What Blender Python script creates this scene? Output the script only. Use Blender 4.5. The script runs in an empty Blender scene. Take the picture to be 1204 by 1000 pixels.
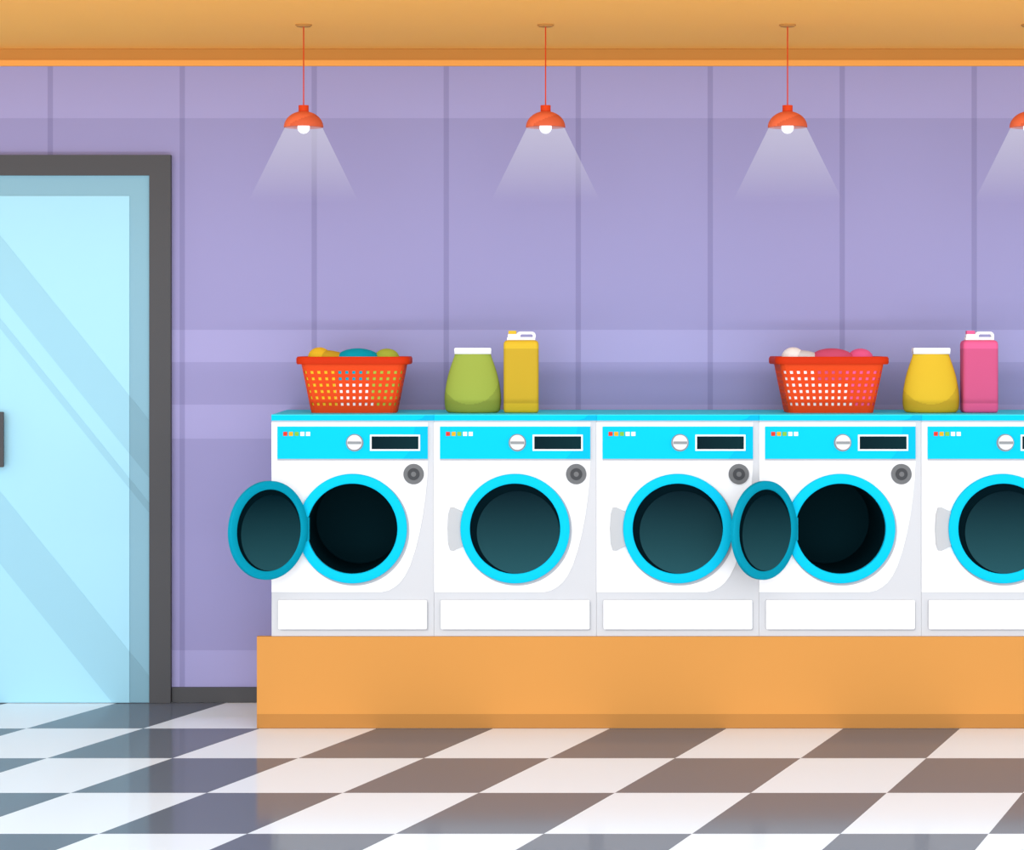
import bpy, bmesh, math
from mathutils import Matrix, Vector

scene = bpy.context.scene
scene.view_settings.view_transform = 'Standard'
scene.view_settings.look = 'None'

# ------------------------------------------------------------------ scale
# elevations are drawn in drawing units: 319.03 units = 1 m on the platform front (y=0),
# 297.4 units = 1 m on the back wall (y=0.65)
K = 319.03
KW = 297.4
WALL_Y = 0.65
CX = 602.0
def wx(px): return (px - CX) / KW
def wz(py): return (826 - py) / KW

# ------------------------------------------------------------------ materials
def lin(h, k=1.0):
    h = h.lstrip('#')
    out = []
    for i in (0, 2, 4):
        c = int(h[i:i+2], 16) / 255
        out.append(k*(c / 12.92 if c <= 0.04045 else ((c + 0.055) / 1.055) ** 2.4))
    return (*out, 1.0)

ALB = 0.77      # paint albedo relative to the nominal colour
MATS = {}
def mat(name, hexc, rough=0.7, spec=0.08, emit=0.0, metal=0.0, k=None):
    if name in MATS: return MATS[name]
    m = bpy.data.materials.new(name); m.use_nodes = True
    b = m.node_tree.nodes['Principled BSDF']
    b.inputs['Base Color'].default_value = lin(hexc, ALB if k is None else k)
    b.inputs['Roughness'].default_value = rough
    b.inputs['Specular IOR Level'].default_value = spec
    b.inputs['Metallic'].default_value = metal
    if emit:
        b.inputs['Emission Color'].default_value = lin(hexc)
        b.inputs['Emission Strength'].default_value = emit
    MATS[name] = m
    return m

def ramp_mat(name, c0, c1, axis=2, rough=0.35, spec=0.015):
    """glass colour graded along a generated axis; door glass gets painted shading"""
    m = bpy.data.materials.new(name); m.use_nodes = True
    nt = m.node_tree; b = nt.nodes['Principled BSDF']
    tc = nt.nodes.new('ShaderNodeTexCoord'); sp = nt.nodes.new('ShaderNodeSeparateXYZ')
    rp = nt.nodes.new('ShaderNodeValToRGB')
    rp.color_ramp.elements[0].color = lin(c0, ALB); rp.color_ramp.elements[1].color = lin(c1, ALB)
    nt.links.new(tc.outputs['Generated'], sp.inputs[0])
    nt.links.new(sp.outputs[axis], rp.inputs[0])
    nt.links.new(rp.outputs[0], b.inputs['Base Color'])
    b.inputs['Roughness'].default_value = rough
    b.inputs['Specular IOR Level'].default_value = spec
    MATS[name] = m
    return m

def math_node(nt, op, a, b=None, c=None):
    n = nt.nodes.new('ShaderNodeMath'); n.operation = op
    for i, v in enumerate((a, b, c)):
        if v is None: continue
        if isinstance(v, (int, float)): n.inputs[i].default_value = v
        else: nt.links.new(v, n.inputs[i])
    return n.outputs[0]

def mix_col(nt, fac, a, b):
    n = nt.nodes.new('ShaderNodeMix'); n.data_type = 'RGBA'
    nt.links.new(fac, n.inputs[0])
    for sock, v in ((n.inputs[6], a), (n.inputs[7], b)):
        if isinstance(v, tuple): sock.default_value = v
        else: nt.links.new(v, sock)
    return n.outputs[2]

def wall_material():
    m = bpy.data.materials.new('purple_panel_wall'); m.use_nodes = True
    nt = m.node_tree; b = nt.nodes['Principled BSDF']
    g = nt.nodes.new('ShaderNodeNewGeometry'); s = nt.nodes.new('ShaderNodeSeparateXYZ')
    nt.links.new(g.outputs['Position'], s.inputs[0])
    X, Z = s.outputs[0], s.outputs[2]
    tot = None
    for a, c in ((78, 139), (388, 426), (476, 516), (765, 808)):
        z1, z0 = wz(a), wz(c)
        f = math_node(nt, 'COMPARE', Z, (z0 + z1) / 2, (z1 - z0) / 2)
        tot = f if tot is None else math_node(nt, 'ADD', tot, f)
    per = 155.2 / KW
    x0 = wx(56)
    u = math_node(nt, 'FLOORED_MODULO', math_node(nt, 'SUBTRACT', X, x0), per)
    st = math_node(nt, 'LESS_THAN', u, 6.2 / KW)
    kk = 0.885
    base = mix_col(nt, tot, lin('#9996c4', kk), lin('#a5a2d1', kk))
    dark = mix_col(nt, tot, lin('#8a87b4', kk), lin('#9491bf', kk))
    fin = mix_col(nt, st, base, dark)
    nt.links.new(fin, b.inputs['Base Color'])
    b.inputs['Roughness'].default_value = 0.9
    b.inputs['Specular IOR Level'].default_value = 0.03
    return m

def floor_material():
    m = bpy.data.materials.new('checker_tile_floor'); m.use_nodes = True
    nt = m.node_tree; b = nt.nodes['Principled BSDF']
    g = nt.nodes.new('ShaderNodeNewGeometry'); s = nt.nodes.new('ShaderNodeSeparateXYZ')
    nt.links.new(g.outputs['Position'], s.inputs[0])
    X, Y = s.outputs[0], s.outputs[1]
    t, w, sk = 0.635, 0.43, 0.367
    r = math_node(nt, 'FLOOR', math_node(nt, 'DIVIDE', Y, t))
    xs = math_node(nt, 'SUBTRACT', X, math_node(nt, 'MULTIPLY', Y, sk))
    c = math_node(nt, 'FLOOR', math_node(nt, 'DIVIDE', math_node(nt, 'ADD', xs, 0.069), w))
    p = math_node(nt, 'FLOORED_MODULO', math_node(nt, 'ADD', r, c), 2.0)
    col = mix_col(nt, p, lin('#6c737f', 1.0), lin('#f2f9ff', 1.0))
    nt.links.new(col, b.inputs['Base Color'])
    b.inputs['Roughness'].default_value = 0.10
    b.inputs['Specular IOR Level'].default_value = 0.03
    return m

# ------------------------------------------------------------------ geometry
def link(name, me, m, parent=None, smooth=False, bevel=0.0, T=None):
    if T is not None: me.transform(T)
    o = bpy.data.objects.new(name, me)
    scene.collection.objects.link(o)
    if m is not None:
        for mm in (m if isinstance(m, (list, tuple)) else [m]): me.materials.append(mm)
    if parent: o.parent = parent
    if smooth:
        for p in me.polygons: p.use_smooth = True
    if bevel:
        md = o.modifiers.new('bevel', 'BEVEL'); md.width = bevel; md.segments = 3
        md.limit_method = 'ANGLE'; md.angle_limit = math.radians(50)
    return o

def empty(name, loc):
    e = bpy.data.objects.new(name, None); e.location = loc
    e.empty_display_size = 0.1
    scene.collection.objects.link(e)
    return e

def box(name, x0, x1, y0, y1, z0, z1, m, parent=None, bevel=0.0, T=None):
    x0, x1 = sorted((x0, x1)); z0, z1 = sorted((z0, z1)); y0, y1 = sorted((y0, y1))
    me = bpy.data.meshes.new(name)
    v = [(x, y, z) for x in (x0, x1) for y in (y0, y1) for z in (z0, z1)]
    f = [(0, 1, 3, 2), (4, 6, 7, 5), (0, 4, 5, 1), (2, 3, 7, 6), (0, 2, 6, 4), (1, 5, 7, 3)]
    me.from_pydata(v, [], f); me.update()
    return link(name, me, m, parent, bevel=bevel, T=T)

def prism(name, pts, y0, y1, m, parent=None, bevel=0.0, T=None, smooth=False):
    bm = bmesh.new()
    a = [bm.verts.new((x, y0, z)) for x, z in pts]
    b = [bm.verts.new((x, y1, z)) for x, z in pts]
    bm.faces.new(a); bm.faces.new(b[::-1])
    n = len(pts)
    for i in range(n):
        bm.faces.new((a[i], b[i], b[(i+1) % n], a[(i+1) % n]))
    bmesh.ops.recalc_face_normals(bm, faces=bm.faces)
    me = bpy.data.meshes.new(name); bm.to_mesh(me); bm.free()
    return link(name, me, m, parent, bevel=bevel, T=T)

def rrect(x0, x1, z0, z1, r, n=6):
    x0, x1 = sorted((x0, x1)); z0, z1 = sorted((z0, z1))
    pts = []
    for cx, cz, a0 in ((x1-r, z1-r, 0), (x0+r, z1-r, 90), (x0+r, z0+r, 180), (x1-r, z0+r, 270)):
        for i in range(n+1):
            a = math.radians(a0 + 90*i/n)
            pts.append((cx + r*math.cos(a), cz + r*math.sin(a)))
    return pts

def circ(cx, cz, r, n=96, rz=None):
    rz = rz or r
    return [(cx + r*math.cos(2*math.pi*i/n), cz + rz*math.sin(2*math.pi*i/n)) for i in range(n)]

def revolve(name, prof, m, parent=None, axis='Z', centre=(0, 0, 0), n=96, closed=False, T=None, smooth=True):
    """prof: list of (r, h)."""
    bm = bmesh.new(); rings = []
    for r, h in prof:
        ring = []
        for i in range(n):
            a = 2*math.pi*i/n
            if axis == 'Z': co = (centre[0]+r*math.cos(a), centre[1]+r*math.sin(a), centre[2]+h)
            else: co = (centre[0]+r*math.cos(a), centre[1]+h, centre[2]+r*math.sin(a))
            ring.append(bm.verts.new(co))
        rings.append(ring)
    k = len(rings)
    for j in range(k if closed else k-1):
        A, B = rings[j], rings[(j+1) % k]
        for i in range(n):
            bm.faces.new((A[i], A[(i+1) % n], B[(i+1) % n], B[i]))
    bmesh.ops.remove_doubles(bm, verts=bm.verts, dist=1e-6)
    bmesh.ops.recalc_face_normals(bm, faces=bm.faces)
    me = bpy.data.meshes.new(name); bm.to_mesh(me); bm.free()
    o = link(name, me, m, parent, T=T)
    if smooth:
        for p in me.polygons: p.use_smooth = True
        md = o.modifiers.new('es', 'EDGE_SPLIT'); md.split_angle = math.radians(35)
    return o

def cut_cylinder(objs, cx, cz, r, y0, y1):
    """drill a round opening through mesh objects (local coordinates)"""
    me = bpy.data.meshes.new('cutter'); bm = bmesh.new()
    a = [bm.verts.new((x, y0, z)) for x, z in circ(cx, cz, r)]
    b = [bm.verts.new((x, y1, z)) for x, z in circ(cx, cz, r)]
    bm.faces.new(a); bm.faces.new(b[::-1]); n = len(a)
    for i in range(n): bm.faces.new((a[i], b[i], b[(i+1) % n], a[(i+1) % n]))
    bmesh.ops.recalc_face_normals(bm, faces=bm.faces)
    bm.to_mesh(me); bm.free()
    c = bpy.data.objects.new('cutter', me); scene.collection.objects.link(c)
    c.parent = objs[0].parent
    bpy.context.view_layer.update()
    for o in objs:
        md = o.modifiers.new('cut', 'BOOLEAN'); md.object = c; md.operation = 'DIFFERENCE'; md.solver = 'EXACT'
        bpy.context.view_layer.update()
        dg = bpy.context.evaluated_depsgraph_get()
        nm = bpy.data.meshes.new_from_object(o.evaluated_get(dg))
        o.modifiers.clear(); o.data = nm
    bpy.data.objects.remove(c); bpy.data.meshes.remove(me)

# ------------------------------------------------------------------ palette
ORANGE = mat('orange_paint', '#e5a052', k=0.75)
CROWN = mat('crown_orange_paint', '#eda553', k=1.0)
CROWN_D = mat('crown_orange_shadowed', '#c08540', k=1.0)  # shadow on the crown fascia put into the colour
CEIL = mat('ceiling_orange_paint', '#ffb658', k=1.0)
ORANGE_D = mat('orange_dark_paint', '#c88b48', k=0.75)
GREY = mat('charcoal_paint', '#58595c')
WHITE = mat('white_enamel', '#fcfdff', 0.5, k=0.84)
ENAMEL_SHADED = mat('white_enamel_shaded', '#dbdde1', 0.5)  # shaded side of the white machine put into the colour
SHGREY = mat('shadow_lip_grey', '#c0c3c9', 0.6)  # grey for the modelled shadows and the control panel lip
CYAN = mat('cyan_plastic', '#08d2fb', 0.6, 0.04)
CYAN_T = mat('cyan_top', '#48e0fc', 0.6, 0.05, k=0.98)
CYAN_M = mat('cyan_mid', '#0abde6', 0.6, 0.04)
CYAN_E = mat('cyan_panel_end', '#08c6f0', 0.6, 0.04)
CYAN_D = mat('cyan_shadow_side', '#02a6c4', 0.6, 0.04, k=0.72)  # open door's shadow side put into the colour
DARK = mat('dark_drum', '#06272f', 0.7, 0.02)
DARK2 = mat('dark_glass_rim', '#02161d', 0.6, 0.01)
GLASS = ramp_mat('shaded_door_glass', '#26555d', '#021c25')  # top-to-bottom shading painted into the glass colour
SCREEN = ramp_mat('display_glass', '#08222a', '#0a3036', 0)
KNOBW = mat('knob_white', '#f1f3f4', 0.4)
KNOBG = mat('knob_grey', '#9aa0a3', 0.5)
LOCK1 = mat('lock_grey', '#77797b', 0.5)
LOCK2 = mat('lock_dark', '#4b4d50', 0.5)
HINGE = mat('hinge_grey', '#cacdd0', 0.5)
LRED = mat('led_red', '#f0402c'); LOR = mat('led_orange', '#f5b824'); LGR = mat('led_green', '#86c846')

# ------------------------------------------------------------------ room shell
me_wall = wall_material()
box('wall_back', wx(-700), wx(1900), WALL_Y, WALL_Y+0.12, 0, wz(58), me_wall)
box('floor', wx(-700), wx(1900), -9.5, WALL_Y+0.12, -0.08, 0, floor_material())
box('ceiling', wx(-700), wx(1900), -1.0, WALL_Y+0.12, wz(58), wz(58)+0.1, CEIL)
cr = empty('trim_1', (0, WALL_Y, wz(71)))
box('crown_frieze', wx(-700), wx(1900), -0.012, -0.001, 0, (13)/KW-0.001, CROWN_D, cr)
box('crown_moulding', wx(-700), wx(1900), -0.016, -0.001, -7/KW, 0, CROWN, cr)
box('baseboard_back', wx(202.5), wx(1900), WALL_Y-0.016, WALL_Y-0.001, 0.001, wz(808), GREY, bevel=0.002)
box('baseboard_back.001', wx(-700), wx(-223), WALL_Y-0.016, WALL_Y-0.001, 0.001, wz(808), GREY, bevel=0.002)

# ------------------------------------------------------------------ glass double door
d = empty('door_1', (wx(-10), WALL_Y, 0))
def dx(px): return (px + 10) / KW
kd = 0.79
REBATE = mat('glass_edge_blue', '#8fbed1', 0.5, 0.05, k=kd)
PANE = mat('pane_blue', '#afe8fd', 0.5, 0.05, k=kd)
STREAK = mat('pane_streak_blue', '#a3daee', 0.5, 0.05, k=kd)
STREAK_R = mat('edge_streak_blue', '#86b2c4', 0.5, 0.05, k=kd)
prism('door_frame', [(dx(-222), 0.001), (dx(-222), wz(183)), (dx(202), wz(183)), (dx(202), 0.001), (dx(177), 0.001),
      (dx(177), wz(207)), (dx(-197), wz(207)), (dx(-197), 0.001)], -0.036, -0.001, GREY, d)
def clip_band(x0, x1, z0, z1, c0, c1, sl, ref):
    """diagonal band  v = c + sl*(u-ref), clipped to rectangle (drawing units)"""
    poly = [(x0, z0), (x1, z0), (x1, z1), (x0, z1)]
    def clip(poly, fn):
        out = []
        for i in range(len(poly)):
            a, b = poly[i], poly[(i+1) % len(poly)]
            fa, fb = fn(a), fn(b)
            if fa >= 0: out.append(a)
            if fa*fb < 0:
                t = fa/(fa-fb); out.append((a[0]+t*(b[0]-a[0]), a[1]+t*(b[1]-a[1])))
        return out
    poly = clip(poly, lambda p: p[1]-(c0+sl*(p[0]-ref)))
    poly = clip(poly, lambda p: (c1+sl*(p[0]-ref))-p[1])
    return poly
def leaf(side):
    s = 1 if side == 'right' else -1
    def X(px): return s*dx(px)
    box(side+'_leaf_edge', X(-9), X(177), -0.026, -0.004, 0.002, wz(207), REBATE, d)
    box(side+'_pane', X(-9), X(153.5), -0.029, -0.026, 0.002, wz(231), PANE, d)
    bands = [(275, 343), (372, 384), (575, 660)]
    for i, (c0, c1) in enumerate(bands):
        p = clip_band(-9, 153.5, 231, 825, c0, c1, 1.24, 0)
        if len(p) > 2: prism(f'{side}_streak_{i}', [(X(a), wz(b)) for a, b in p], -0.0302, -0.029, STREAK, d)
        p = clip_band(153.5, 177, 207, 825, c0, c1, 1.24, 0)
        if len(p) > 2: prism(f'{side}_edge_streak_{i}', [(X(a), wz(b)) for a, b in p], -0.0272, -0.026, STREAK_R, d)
    prism(side+'_pull_plate', rrect(X(-4), X(8.5), wz(484), wz(548.5), 0.003), -0.075, -0.060, GREY, d)
    box(side+'_pull_post_1', X(-1), X(5), -0.062, -0.029, wz(498), wz(494), GREY, d)
    box(side+'_pull_post_2', X(-1), X(5), -0.062, -0.029, wz(540), wz(536), GREY, d)
leaf('right'); leaf('left')
box('door_meeting_gap', dx(-11), dx(-9), -0.030, -0.004, 0.002, wz(207), GREY, d)

# ------------------------------------------------------------------ platform
pf = empty('platform', ((302-CX)/K, 0, 0))
PW = (1500-302)/K
ztop = (857-749)/K
box('front_board', 0, PW, 0.0, 0.03, (857-840)/K, ztop, ORANGE, pf)
box('plinth', 26/K, PW, 0.03, WALL_Y-0.02, 0.001, ztop, ORANGE, pf)
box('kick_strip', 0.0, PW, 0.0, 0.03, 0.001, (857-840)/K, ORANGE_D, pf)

# ------------------------------------------------------------------ washing machines
def machine(ix, open_door):
    x0 = 319 + 191.25*ix
    e = empty('washing_machine', ((x0 + 95.6 - CX)/K, 0.012, ztop+0.0005))
    def mx(px): return (px - 319 - 95.6)/K
    def mz(py): return (749 - py)/K
    W = 191.0
    body = box('body', mx(319), mx(319+W), 0, 0.62, mz(749), mz(495), ENAMEL_SHADED, e)
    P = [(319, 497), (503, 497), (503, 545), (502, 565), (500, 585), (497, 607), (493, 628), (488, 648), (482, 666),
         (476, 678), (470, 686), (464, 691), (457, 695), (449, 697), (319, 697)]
    panel = prism('front_lit_area', [(mx(a), mz(b)) for a, b in P], -0.004, 0.0, WHITE, e)  # cut to the lit part's outline; grey body around it stands for shade
    top = box('top_plate', mx(319), mx(319+W), -0.010, 0.62, mz(495), mz(488.6), CYAN, e)
    box('top_lid', mx(319), mx(319+W), -0.010, 0.62, mz(488.6), mz(488), CYAN_T, e)
    Q = [(481, 495), (490, 494.3), (496, 492.5), (499, 489.5), (500, 488.6), (510, 488.6), (510, 495)]
    prism('top_end_cap', [(mx(a), mz(b)) for a, b in Q], -0.0112, -0.010, CYAN_M, e)
    # control panel
    box('control_panel', mx(326), mx(503), -0.010, -0.004, mz(540), mz(502), CYAN, e)
    prism('control_panel_end', [(mx(a), mz(b)) for a, b in ((488, 502), (503, 502), (503, 540), (474, 540), (484, 528))],
          -0.0108, -0.010, CYAN_E, e)
    box('control_panel_lip', mx(326), mx(503), -0.007, -0.004, mz(542), mz(540), SHGREY, e)
    for i, m in enumerate((LRED, LOR, LGR, WHITE, WHITE)):
        a = 333 + 6.7*i
        box(f'indicator_{i+1}', mx(a), mx(a+4.8), -0.0125, -0.010, mz(513), mz(508.2), m, e)
    prism('knob_ring', circ(mx(417), mz(521), 10.2/K, 48), -0.013, -0.010, KNOBG, e)
    prism('knob', circ(mx(417), mz(520.5), 8.8/K, 48), -0.026, -0.012, KNOBW, e, bevel=0.0015)
    box('knob_grip', mx(409), mx(425), -0.031, -0.025, mz(522.3), mz(519.4), KNOBG, e)
    box('display_bezel', mx(435), mx(494), -0.014, -0.010, mz(530.5), mz(511.5), WHITE, e)
    box('display', mx(437), mx(492), -0.0155, -0.0135, mz(528.5), mz(513.5), SCREEN, e)
    # lock button
    prism('lock_button_rim', circ(mx(486.3), mz(558), 12/K, 48), -0.012, -0.003, LOCK1, e, bevel=0.001)
    prism('lock_button', circ(mx(486.3), mz(558), 7/K, 48), -0.015, -0.011, LOCK2, e, bevel=0.001)
    prism('lock_button_centre', circ(mx(486.3), mz(558), 3/K, 24), -0.0165, -0.0145, LOCK1, e)
    # drawer
    prism('drawer_shadow', rrect(mx(329), mx(503.3), mz(742.3), mz(708), 2/K), -0.003, 0.0, SHGREY, e)  # drawer's shadow modelled as an offset grey plate
    prism('drawer_front', rrect(mx(327), mx(502), mz(740.5), mz(706), 2/K), -0.012, -0.0025, WHITE, e)
    # door
    cx, cz = mx(414.3), mz(622)
    RO, RI = 64.3/K, 53/K
    ring_shadow = prism('door_ring_shadow', circ(mx(416.3), mz(624.3), 65/K), -0.0075, -0.003, SHGREY, e)  # shadow crescent of the door ring modelled as an offset grey disc
    def ring(name, ro, ri, yb, yf, m, c=(cx, cz), T=None):
        b = 0.003
        prof = [(ri, yb), (ri, yf+b), (ri+b*0.4, yf+b*0.3), (ri+b, yf), (ro-b, yf), (ro-b*0.4, yf+b*0.3), (ro, yf+b), (ro, yb)]
        return revolve(name, prof, m, e, 'Y', (c[0], 0, c[1]), closed=True, T=T)
    ring('door_ring', RO, RI, -0.004, -0.024, CYAN)
    if not open_door:
        prism('door_rim', circ(cx, cz, RI+0.001), -0.014, -0.006, DARK2, e)
        prism('door_glass', circ(mx(418), mz(626.3), 48.6/K), -0.018, -0.013, GLASS, e)
        H = [(338, 597.5), (342, 597), (354, 603), (361, 605), (361, 640), (354, 642), (342, 648), (338, 647.5), (335.8, 640), (334.8, 622), (335.8, 605)]
        prism('door_handle', [(mx(a), mz(b)) for a, b in H], -0.014, -0.003, HINGE, e, bevel=0.001)
    else:
        cut_cylinder([body, panel, ring_shadow], cx, cz, RI, -0.05, 0.42)  # panel is the lit area of the front
        revolve('drum', [(RI-0.0005, -0.006), (RI-0.0005, 0.40), (0.0001, 0.41)], DARK, e, 'Y', (cx, 0, cz))
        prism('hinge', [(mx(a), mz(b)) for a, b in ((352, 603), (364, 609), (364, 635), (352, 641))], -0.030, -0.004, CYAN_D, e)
        th = math.radians(44.5)
        r = 57.2/K
        hx, hy = mx(360.6), -0.030
        T = Matrix.Translation((hx, hy, cz+0.005)) @ Matrix.Rotation(th, 4, 'Z') @ Matrix.Translation((-r, 0, 0))
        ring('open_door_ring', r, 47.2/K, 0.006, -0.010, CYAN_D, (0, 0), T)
        prism('open_door_back', circ(0, 0, 49/K), -0.005, 0.005, DARK2, e, T=T)
        prism('open_door_glass', circ(3.0/K, -3.0/K, 43.8/K), -0.0065, -0.005, GLASS, e, T=T)
    return e
for i in range(6):
    machine(i, i in (0, 3))
COUNTER_Z = ztop + 0.0005 + (749-488)/K

# ------------------------------------------------------------------ laundry baskets
RED = mat('basket_orange_red', '#e6481a', 0.6, k=0.86); RED_D = mat('basket_rim_red', '#d3340c', 0.6, k=0.80)
def rr_point(frac, hx, hy, r):
    """point on rounded rectangle perimeter, starting bottom-left of front side"""
    sx, sy = 2*(hx-r), 2*(hy-r); q = math.pi*r/2
    L = 2*sx+2*sy+4*q; s = (frac % 1.0)*L
    segs = [('l', (-hx+r, -hy), (1, 0), sx), ('a', (hx-r, -hy+r), -90, q), ('l', (hx, -hy+r), (0, 1), sy), ('a', (hx-r, hy-r), 0, q),
            ('l', (hx-r, hy), (-1, 0), sx), ('a', (-hx+r, hy-r), 90, q), ('l', (-hx, hy-r), (0, -1), sy), ('a', (-hx+r, -hy+r), 180, q)]
    for k, p, dd, ln in segs:
        if s <= ln+1e-9:
            if k == 'l': return (p[0]+dd[0]*s, p[1]+dd[1]*s)
            a = math.radians(dd + 90*s/ln)
            return (p[0]+r*math.cos(a), p[1]+r*math.sin(a))
        s -= ln
    return (-hx+r, -hy)

def loft(name, levels, fr, m, parent, cap_bottom=True, cap_top=False, keep=None, matfn=None, smooth=True, solid=0.0):
    """levels: (z, hx, hy, r); fr: list of perimeter fractions"""
    bm = bmesh.new(); rings = []
    for z, hx, hy, r in levels:
        rings.append([bm.verts.new((*rr_point(f, hx, hy, r), z)) for f in fr])
    n = len(fr)
    for j in range(len(rings)-1):
        for i in range(n):
            if keep and not keep(i, j): continue
            bm.faces.new((rings[j][i], rings[j][(i+1) % n], rings[j+1][(i+1) % n], rings[j+1][i]))
    if cap_bottom: bm.faces.new(rings[0][::-1])
    if cap_top: bm.faces.new(rings[-1])
    bm.normal_update()
    if matfn:
        for f in bm.faces:
            f.material_index = matfn(f.calc_center_median())
    me = bpy.data.meshes.new(name); bm.to_mesh(me); bm.free()
    o = link(name, me, m, parent, smooth=smooth)
    if solid:
        md = o.modifiers.new('sol', 'SOLIDIFY'); md.thickness = solid; md.offset = -1
    elif smooth:
        md = o.modifiers.new('es', 'EDGE_SPLIT'); md.split_angle = math.radians(40)
    return o

def basket(px, cols):
    KB = 308.5
    ydep = 0.30
    e = empty('laundry_basket', ((px-CX)/KB, ydep, COUNTER_Z+0.0008))
    Hh = 0.185
    hx0, hx1, hy0, hy1 = 49.5/KB, 60.5/KB, 0.10, 0.13
    n = 46; fr = []
    for i in range(n):
        fr += [i/n, (i+0.45)/n]
    rows = 6
    p = (0.172-0.028)/rows
    zs = [0.0]
    for k in range(rows):
        zs += [0.027+p*k, 0.027+p*k+p*0.46]
    zs += [Hh]
    def lv(z, ins=0.0):
        t = z/Hh
        return (z, hx0+(hx1-hx0)*t-ins, hy0+(hy1-hy0)*t-ins, 0.03)
    def keep(i, j):
        return not (j % 2 == 1 and i % 2 == 0)
    loft('basket_shell', [lv(z) for z in zs], fr, RED, e, keep=keep, smooth=False, solid=0.002)
    # rim
    R = 66.3/KB
    rim = [(Hh-0.002, hx1-0.004, hy1-0.004, 0.03), (Hh-0.002, R-0.003, hy1+0.008, 0.04), (Hh+0.004, R, hy1+0.010, 0.04), (Hh+0.020, R, hy1+0.010, 0.04),
           (Hh+0.027, R-0.004, hy1+0.006, 0.04), (Hh+0.027, hx1-0.002, hy1-0.002, 0.03), (Hh-0.002, hx1-0.004, hy1-0.004, 0.03)]
    loft('basket_rim', rim, [i/96 for i in range(96)], RED_D, e, cap_bottom=False)
    A, B, C, D, E = cols
    def mf(c):
        u = c.x*KB
        if u < -19: return 0
        if u > 20 - (c.z-0.09)*60: return 3
        if c.z > 0.118: return 1
        return 2
    zz = [0.006+Hh*k/14 for k in range(15)]
    loft('laundry_fill', [lv(z, 0.0035) for z in zz], [i/96 for i in range(96)], [A, B, D, C], e, cap_top=True, matfn=mf)
    # heaped clothes above the rim (smooth lumps)
    def lump(name, x, y, z, rx, ry, rz, m, tilt=0.0, wav=0.0):
        bm = bmesh.new(); bmesh.ops.create_uvsphere(bm, u_segments=40, v_segments=24, radius=1.0)
        for v in bm.verts:
            a = math.atan2(v.co.y, v.co.x)
            k = 1+wav*math.sin(3*a+x*40)*(1-abs(v.co.z))+0.5*wav*math.sin(7*v.co.x+5*v.co.z)
            v.co = Vector((v.co.x*rx*k, v.co.y*ry*k, v.co.z*rz))
        me = bpy.data.meshes.new(name); bm.to_mesh(me); bm.free()
        T = Matrix.Translation((x, y, z)) @ Matrix.Rotation(tilt, 4, 'Y')
        link(name, me, m, e, smooth=True, T=T)
    def X(a): return (a-417.5)/KB
    zr = Hh+0.027
    lump('garment_1', X(376), -0.01, zr-0.003, 13.5/KB, 0.05, 0.038, A)
    lump('garment_1_sleeve', X(391), -0.015, zr-0.006, 21/KB, 0.05, 0.028, E, tilt=0.16, wav=0.03)
    lump('garment_2', X(421), -0.02, zr-0.010, 26/KB, 0.07, 0.041, B, wav=0.03)
    lump('garment_3', X(455), -0.01, zr-0.008, 15/KB, 0.05, 0.038, C, wav=0.03)
    return e
kc = 0.9
CY = mat('cloth_yellow', '#efc330', 0.9, 0.05, k=kc); CYD = mat('cloth_mustard', '#cfa82e', 0.9, 0.05, k=kc); CT = mat('cloth_teal', '#07a5bf', 0.9, 0.05, k=kc)
CG = mat('cloth_green', '#aebd46', 0.9, 0.05, k=kc); CW = mat('cloth_white', '#fbfbfb', 0.9, 0.05, k=kc); CWD = mat('cloth_offwhite', '#dcdde0', 0.9, 0.05, k=kc)
CPK = mat('cloth_pink', '#f0649a', 0.9, 0.05, k=kc); CPD = mat('cloth_rose', '#d9597f', 0.9, 0.05, k=kc)
basket(417.5, (CY, CT, CG, CW, CYD))
basket(973.5, (CW, CPD, CPK, CW, CWD))

# ------------------------------------------------------------------ detergent pouch + bottle
def pouch(px, m1, m2):
    KB = 310.0
    e = empty('detergent_pouch', ((px-CX)/KB, 0.25, COUNTER_Z+0.0008))
    prof = [(484, 28.5), (483, 30.5), (481, 31.8), (478, 32.6), (474, 33.1), (469, 33.3), (463, 33.1), (457, 32.4), (451, 31.4), (445, 30.2),
            (439, 28.8), (433, 27.0), (427, 25.0), (422, 23.2), (418, 21.8), (415, 21.2)]
    ys = [484-i*1.0 for i in range(70)]
    def hw(y):
        for (a, b), (c, dd) in zip(prof, prof[1:]):
            if a >= y >= c: return b+(dd-b)*(a-y)/(a-c)
        return prof[-1][1]
    bm = bmesh.new(); rings = []; n = 120
    for y in ys:
        w = hw(y)/KB; t = (484-y)/69
        dpt = w*(0.62-0.30*t)
        rings.append([bm.verts.new((w*math.cos(2*math.pi*i/n), dpt*math.sin(2*math.pi*i/n), (484-y)/KB)) for i in range(n)])
    for j in range(len(rings)-1):
        for i in range(n):
            f = bm.faces.new((rings[j][i], rings[j][(i+1) % n], rings[j+1][(i+1) % n], rings[j+1][i])); f.smooth = True
            c = f.calc_center_median(); u = c.x*KB+3; v = 484-c.z*KB
            f.material_index = 1 if (v > 440 and (u/33.5)**2+((v-443)/31)**2 > 1) or (v > 474-3*(u/33)) else 0
    bm.faces.new(rings[0][::-1]); bm.faces.new(rings[-1])
    me = bpy.data.meshes.new('pouch_body'); bm.to_mesh(me); bm.free()
    link('pouch_body', me, [m1, m2], e)
    z0 = 69/KB
    prism('pouch_seal', rrect(-21.5/KB, 21.5/KB, z0-0.001, z0+2.6/KB, 0.002), -0.022, 0.022, CWD, e)
    prism('pouch_cap', rrect(-21.5/KB, 21.5/KB, z0+2/KB, z0+6.8/KB, 0.004), -0.024, 0.024, WHITE, e)

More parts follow.
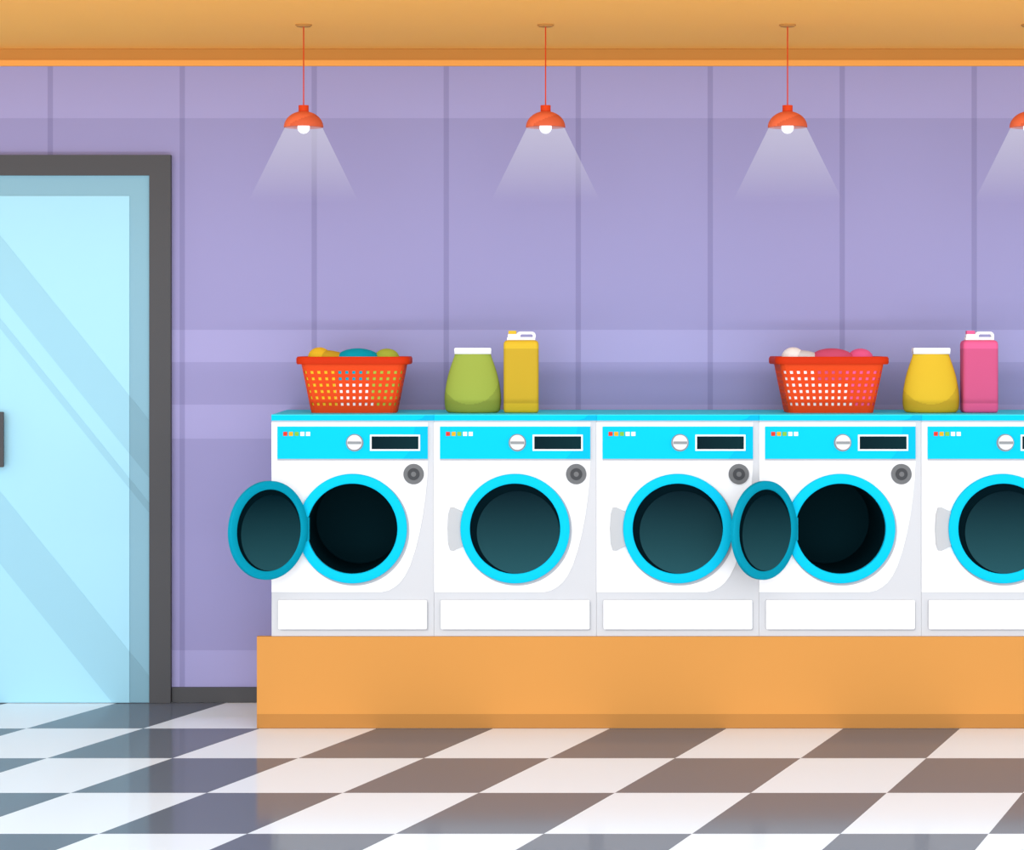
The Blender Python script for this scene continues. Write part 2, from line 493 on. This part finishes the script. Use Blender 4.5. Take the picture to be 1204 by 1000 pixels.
def bottle(px, m1, m2):
    KB = 310.0
    e = empty('detergent_bottle', ((px-CX)/KB, 0.25, COUNTER_Z+0.0008))
    hw = 20.6/KB; hd = 0.042
    def L(y, ins=0.0, r=0.014): return ((484-y)/KB, hw-ins, hd-ins, max(0.004, r-ins*0.3))
    lv = [L(484, 0.006), L(483, 0.002), L(481, 0), L(473.2, 0), L(473, 0), L(409.2, 0), L(409, 0), L(404, 0), L(401.5, 0.002), L(400, 0.006), L(399.2, 0.012), L(399, 0.02)]
    def mf(c):
        y = 484-c.z*KB
        return 1 if 409.1 < y < 473.1 else 0
    loft('bottle_body', lv, [i/120 for i in range(120)], [m1, m2], e, cap_top=True, matfn=mf)
    def X(a): return (a-612.5)/KB
    def Z(y): return (484-y)/KB
    prism('cap_collar', rrect(X(596), X(629), Z(399.5), Z(395.5), 0.004), -0.018, 0.018, WHITE, e)
    prism('spout', rrect(X(597), X(608), Z(396.5), Z(392), 0.003), -0.013, 0.013, WHITE, e)
    prism('spout_cap', rrect(X(597.5), X(607), Z(392.2), Z(388), 0.003), -0.012, 0.012, m1, e)
    outer = rrect(X(607), X(629.5), Z(399), Z(389.2), 4.4/KB, 10); inner = rrect(X(611.5), X(626.3), Z(396.6), Z(392.2), 1.8/KB, 10)
    bm = bmesh.new(); n = len(outer); V = {}
    for nm, P in (('o', outer), ('i', inner)):
        for y in (-0.010, 0.010): V[nm, y] = [bm.verts.new((a, y, b)) for a, b in P]
    for i in range(n):
        k = (i+1) % n
        for a, b in ((('o', -0.010), ('i', -0.010)), (('i', -0.010), ('i', 0.010)), (('i', 0.010), ('o', 0.010)), (('o', 0.010), ('o', -0.010))):
            bm.faces.new((V[a][i], V[a][k], V[b][k], V[b][i]))
    bmesh.ops.recalc_face_normals(bm, faces=bm.faces)
    me = bpy.data.meshes.new('handle_loop'); bm.to_mesh(me); bm.free()
    link('handle_loop', me, WHITE, e)

BY = mat('bottle_yellow', '#ecc434', 0.6, k=0.74); BYD = mat('label_yellow', '#d5b030', 0.6, k=0.74)
GRN = mat('pouch_green', '#a9bb50', 0.6, k=0.72); GRND = mat('pouch_green_dark', '#98a848', 0.6, k=0.72)
PNK = mat('bottle_pink', '#f4679b', 0.6); PNKD = mat('label_pink', '#d95c8a', 0.6)
pouch(556, GRN, GRND); bottle(612.7, BY, BYD)
pouch(1094, BY, BYD); bottle(1150.5, PNK, PNKD)

# ------------------------------------------------------------------ pendant lamps
SH = mat('lamp_shade_coral', '#ea7048', 0.6, k=0.88); CORD = mat('lamp_cord_red', '#e2471c', 0.6)
SHD = mat('lamp_shade_coral_shaded', '#d9633f', 0.6, k=0.82)  # darker copy of the coral for the dome's painted shading
CAN = mat('lamp_canopy_bronze', '#b98040', 0.7, k=1.0)
BULB = mat('bulb_glow', '#ffffff', 0.5, 0.1, emit=1.0)
def beam_material():  # lamp light drawn as a see-through glowing shell, fading downwards
    m = bpy.data.materials.new('beam_glow_shell'); m.use_nodes = True; nt = m.node_tree
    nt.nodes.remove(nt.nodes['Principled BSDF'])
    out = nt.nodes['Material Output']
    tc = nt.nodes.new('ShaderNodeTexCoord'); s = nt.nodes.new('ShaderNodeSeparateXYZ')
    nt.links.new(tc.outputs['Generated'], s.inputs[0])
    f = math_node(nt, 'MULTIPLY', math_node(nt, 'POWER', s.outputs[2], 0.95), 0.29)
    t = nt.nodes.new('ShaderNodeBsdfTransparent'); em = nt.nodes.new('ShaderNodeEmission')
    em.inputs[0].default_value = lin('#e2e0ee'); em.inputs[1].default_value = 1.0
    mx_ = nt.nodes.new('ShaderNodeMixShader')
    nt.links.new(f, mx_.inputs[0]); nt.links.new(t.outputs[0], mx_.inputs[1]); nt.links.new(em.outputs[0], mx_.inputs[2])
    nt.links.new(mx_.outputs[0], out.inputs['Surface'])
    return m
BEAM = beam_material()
YL = -0.10; KL = 2849/(8.93+YL); ZC = wz(58)
CAMZ = 1.4325
def lamp(px):
    e = empty('pendant_lamp', ((px-CX)/KL, YL, ZC))
    def Z(py): return CAMZ + (400-py)/KL - ZC
    revolve('canopy', [(0.0001, 0.0), (9.8/KL, 0.0), (9.8/KL, -0.003), (8/KL, -0.008), (0.0001, -0.008)], CAN, e, n=40)
    revolve('cord', [(0.75/KL, -0.006), (0.75/KL, Z(125))], CORD, e, n=12)
    revolve('socket', [(0.0001, Z(124)), (6/KL, Z(124)), (6/KL, Z(131.5)), (0.0001, Z(131.5))], CORD, e, n=40)
    prof = [(5.0/KL, Z(131))]
    for i in range(1, 17):
        a = math.radians(12 + (90-12)*i/16)
        prof.append((23.2*math.sin(a)/KL, Z(149.8-19*math.cos(a))))
    prof += [(22.4/KL, Z(149.8))]
    for i in range(16, 0, -1):
        a = math.radians(12 + (90-12)*i/16)
        prof.append((22.2*math.sin(a)/KL, Z(149.8-18*math.cos(a))))
    sh = revolve('shade', prof, SH, e, n=96)
    # shading painted on: darker lower right curve round the dome
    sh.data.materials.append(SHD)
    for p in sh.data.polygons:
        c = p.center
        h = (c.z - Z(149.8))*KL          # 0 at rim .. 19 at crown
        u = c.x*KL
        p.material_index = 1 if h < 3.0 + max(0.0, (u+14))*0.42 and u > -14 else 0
    bm = bmesh.new(); bmesh.ops.create_uvsphere(bm, u_segments=32, v_segments=20, radius=7.3/KL)
    me = bpy.data.meshes.new('bulb'); bm.to_mesh(me); bm.free()
    link('bulb', me, BULB, e, smooth=True, T=Matrix.Translation((0, 0, Z(150))))
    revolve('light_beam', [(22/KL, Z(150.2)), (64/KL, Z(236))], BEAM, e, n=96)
for px in (357, 641.5, 926, 1210.5):
    lamp(px)

# ------------------------------------------------------------------ light
w = bpy.data.worlds.new('world'); scene.world = w; w.use_nodes = True
bg = w.node_tree.nodes['Background']
bg.inputs[0].default_value = (0.96, 0.99, 1.04, 1); bg.inputs[1].default_value = 1.2
def sun(name, strength, elev, az, angle):
    L = bpy.data.lights.new(name, 'SUN'); L.energy = strength; L.angle = math.radians(angle)
    o = bpy.data.objects.new(name, L); scene.collection.objects.link(o)
    dirv = Vector((math.sin(math.radians(az))*math.cos(math.radians(elev)), math.cos(math.radians(az))*math.cos(math.radians(elev)), -math.sin(math.radians(elev))))
    o.rotation_euler = dirv.to_track_quat('-Z', 'Y').to_euler(); o.location = (0, -9, 4)
sun('front_fill_sun', 1.45, 7, 4, 45)  # soft sun added from the camera side to brighten wall and machines
# unseen area light added below the view to brighten the ceiling
A = bpy.data.lights.new('ceiling_fill', 'AREA'); A.shape = 'RECTANGLE'; A.size = 9; A.size_y = 0.3; A.energy = 120
A.color = (1.0, 0.97, 0.97)
ao = bpy.data.objects.new('ceiling_fill', A); scene.collection.objects.link(ao)
ao.location = (0, -4.2, 0.15)
ao.rotation_euler = (Vector((0, -1.6, 2.58)) - Vector((0, -4.2, 0.15))).to_track_quat('-Z', 'Y').to_euler()

# ------------------------------------------------------------------ camera
cam = bpy.data.cameras.new('camera'); co = bpy.data.objects.new('camera', cam)
scene.collection.objects.link(co)
co.location = (0, -8.93, CAMZ); co.rotation_euler = (math.radians(90), 0, 0)
cam.sensor_fit = 'HORIZONTAL'; cam.sensor_width = 36.0
cam.lens = 2849/1204*36.0
cam.shift_y = -100/1204
cam.clip_end = 100
scene.camera = co
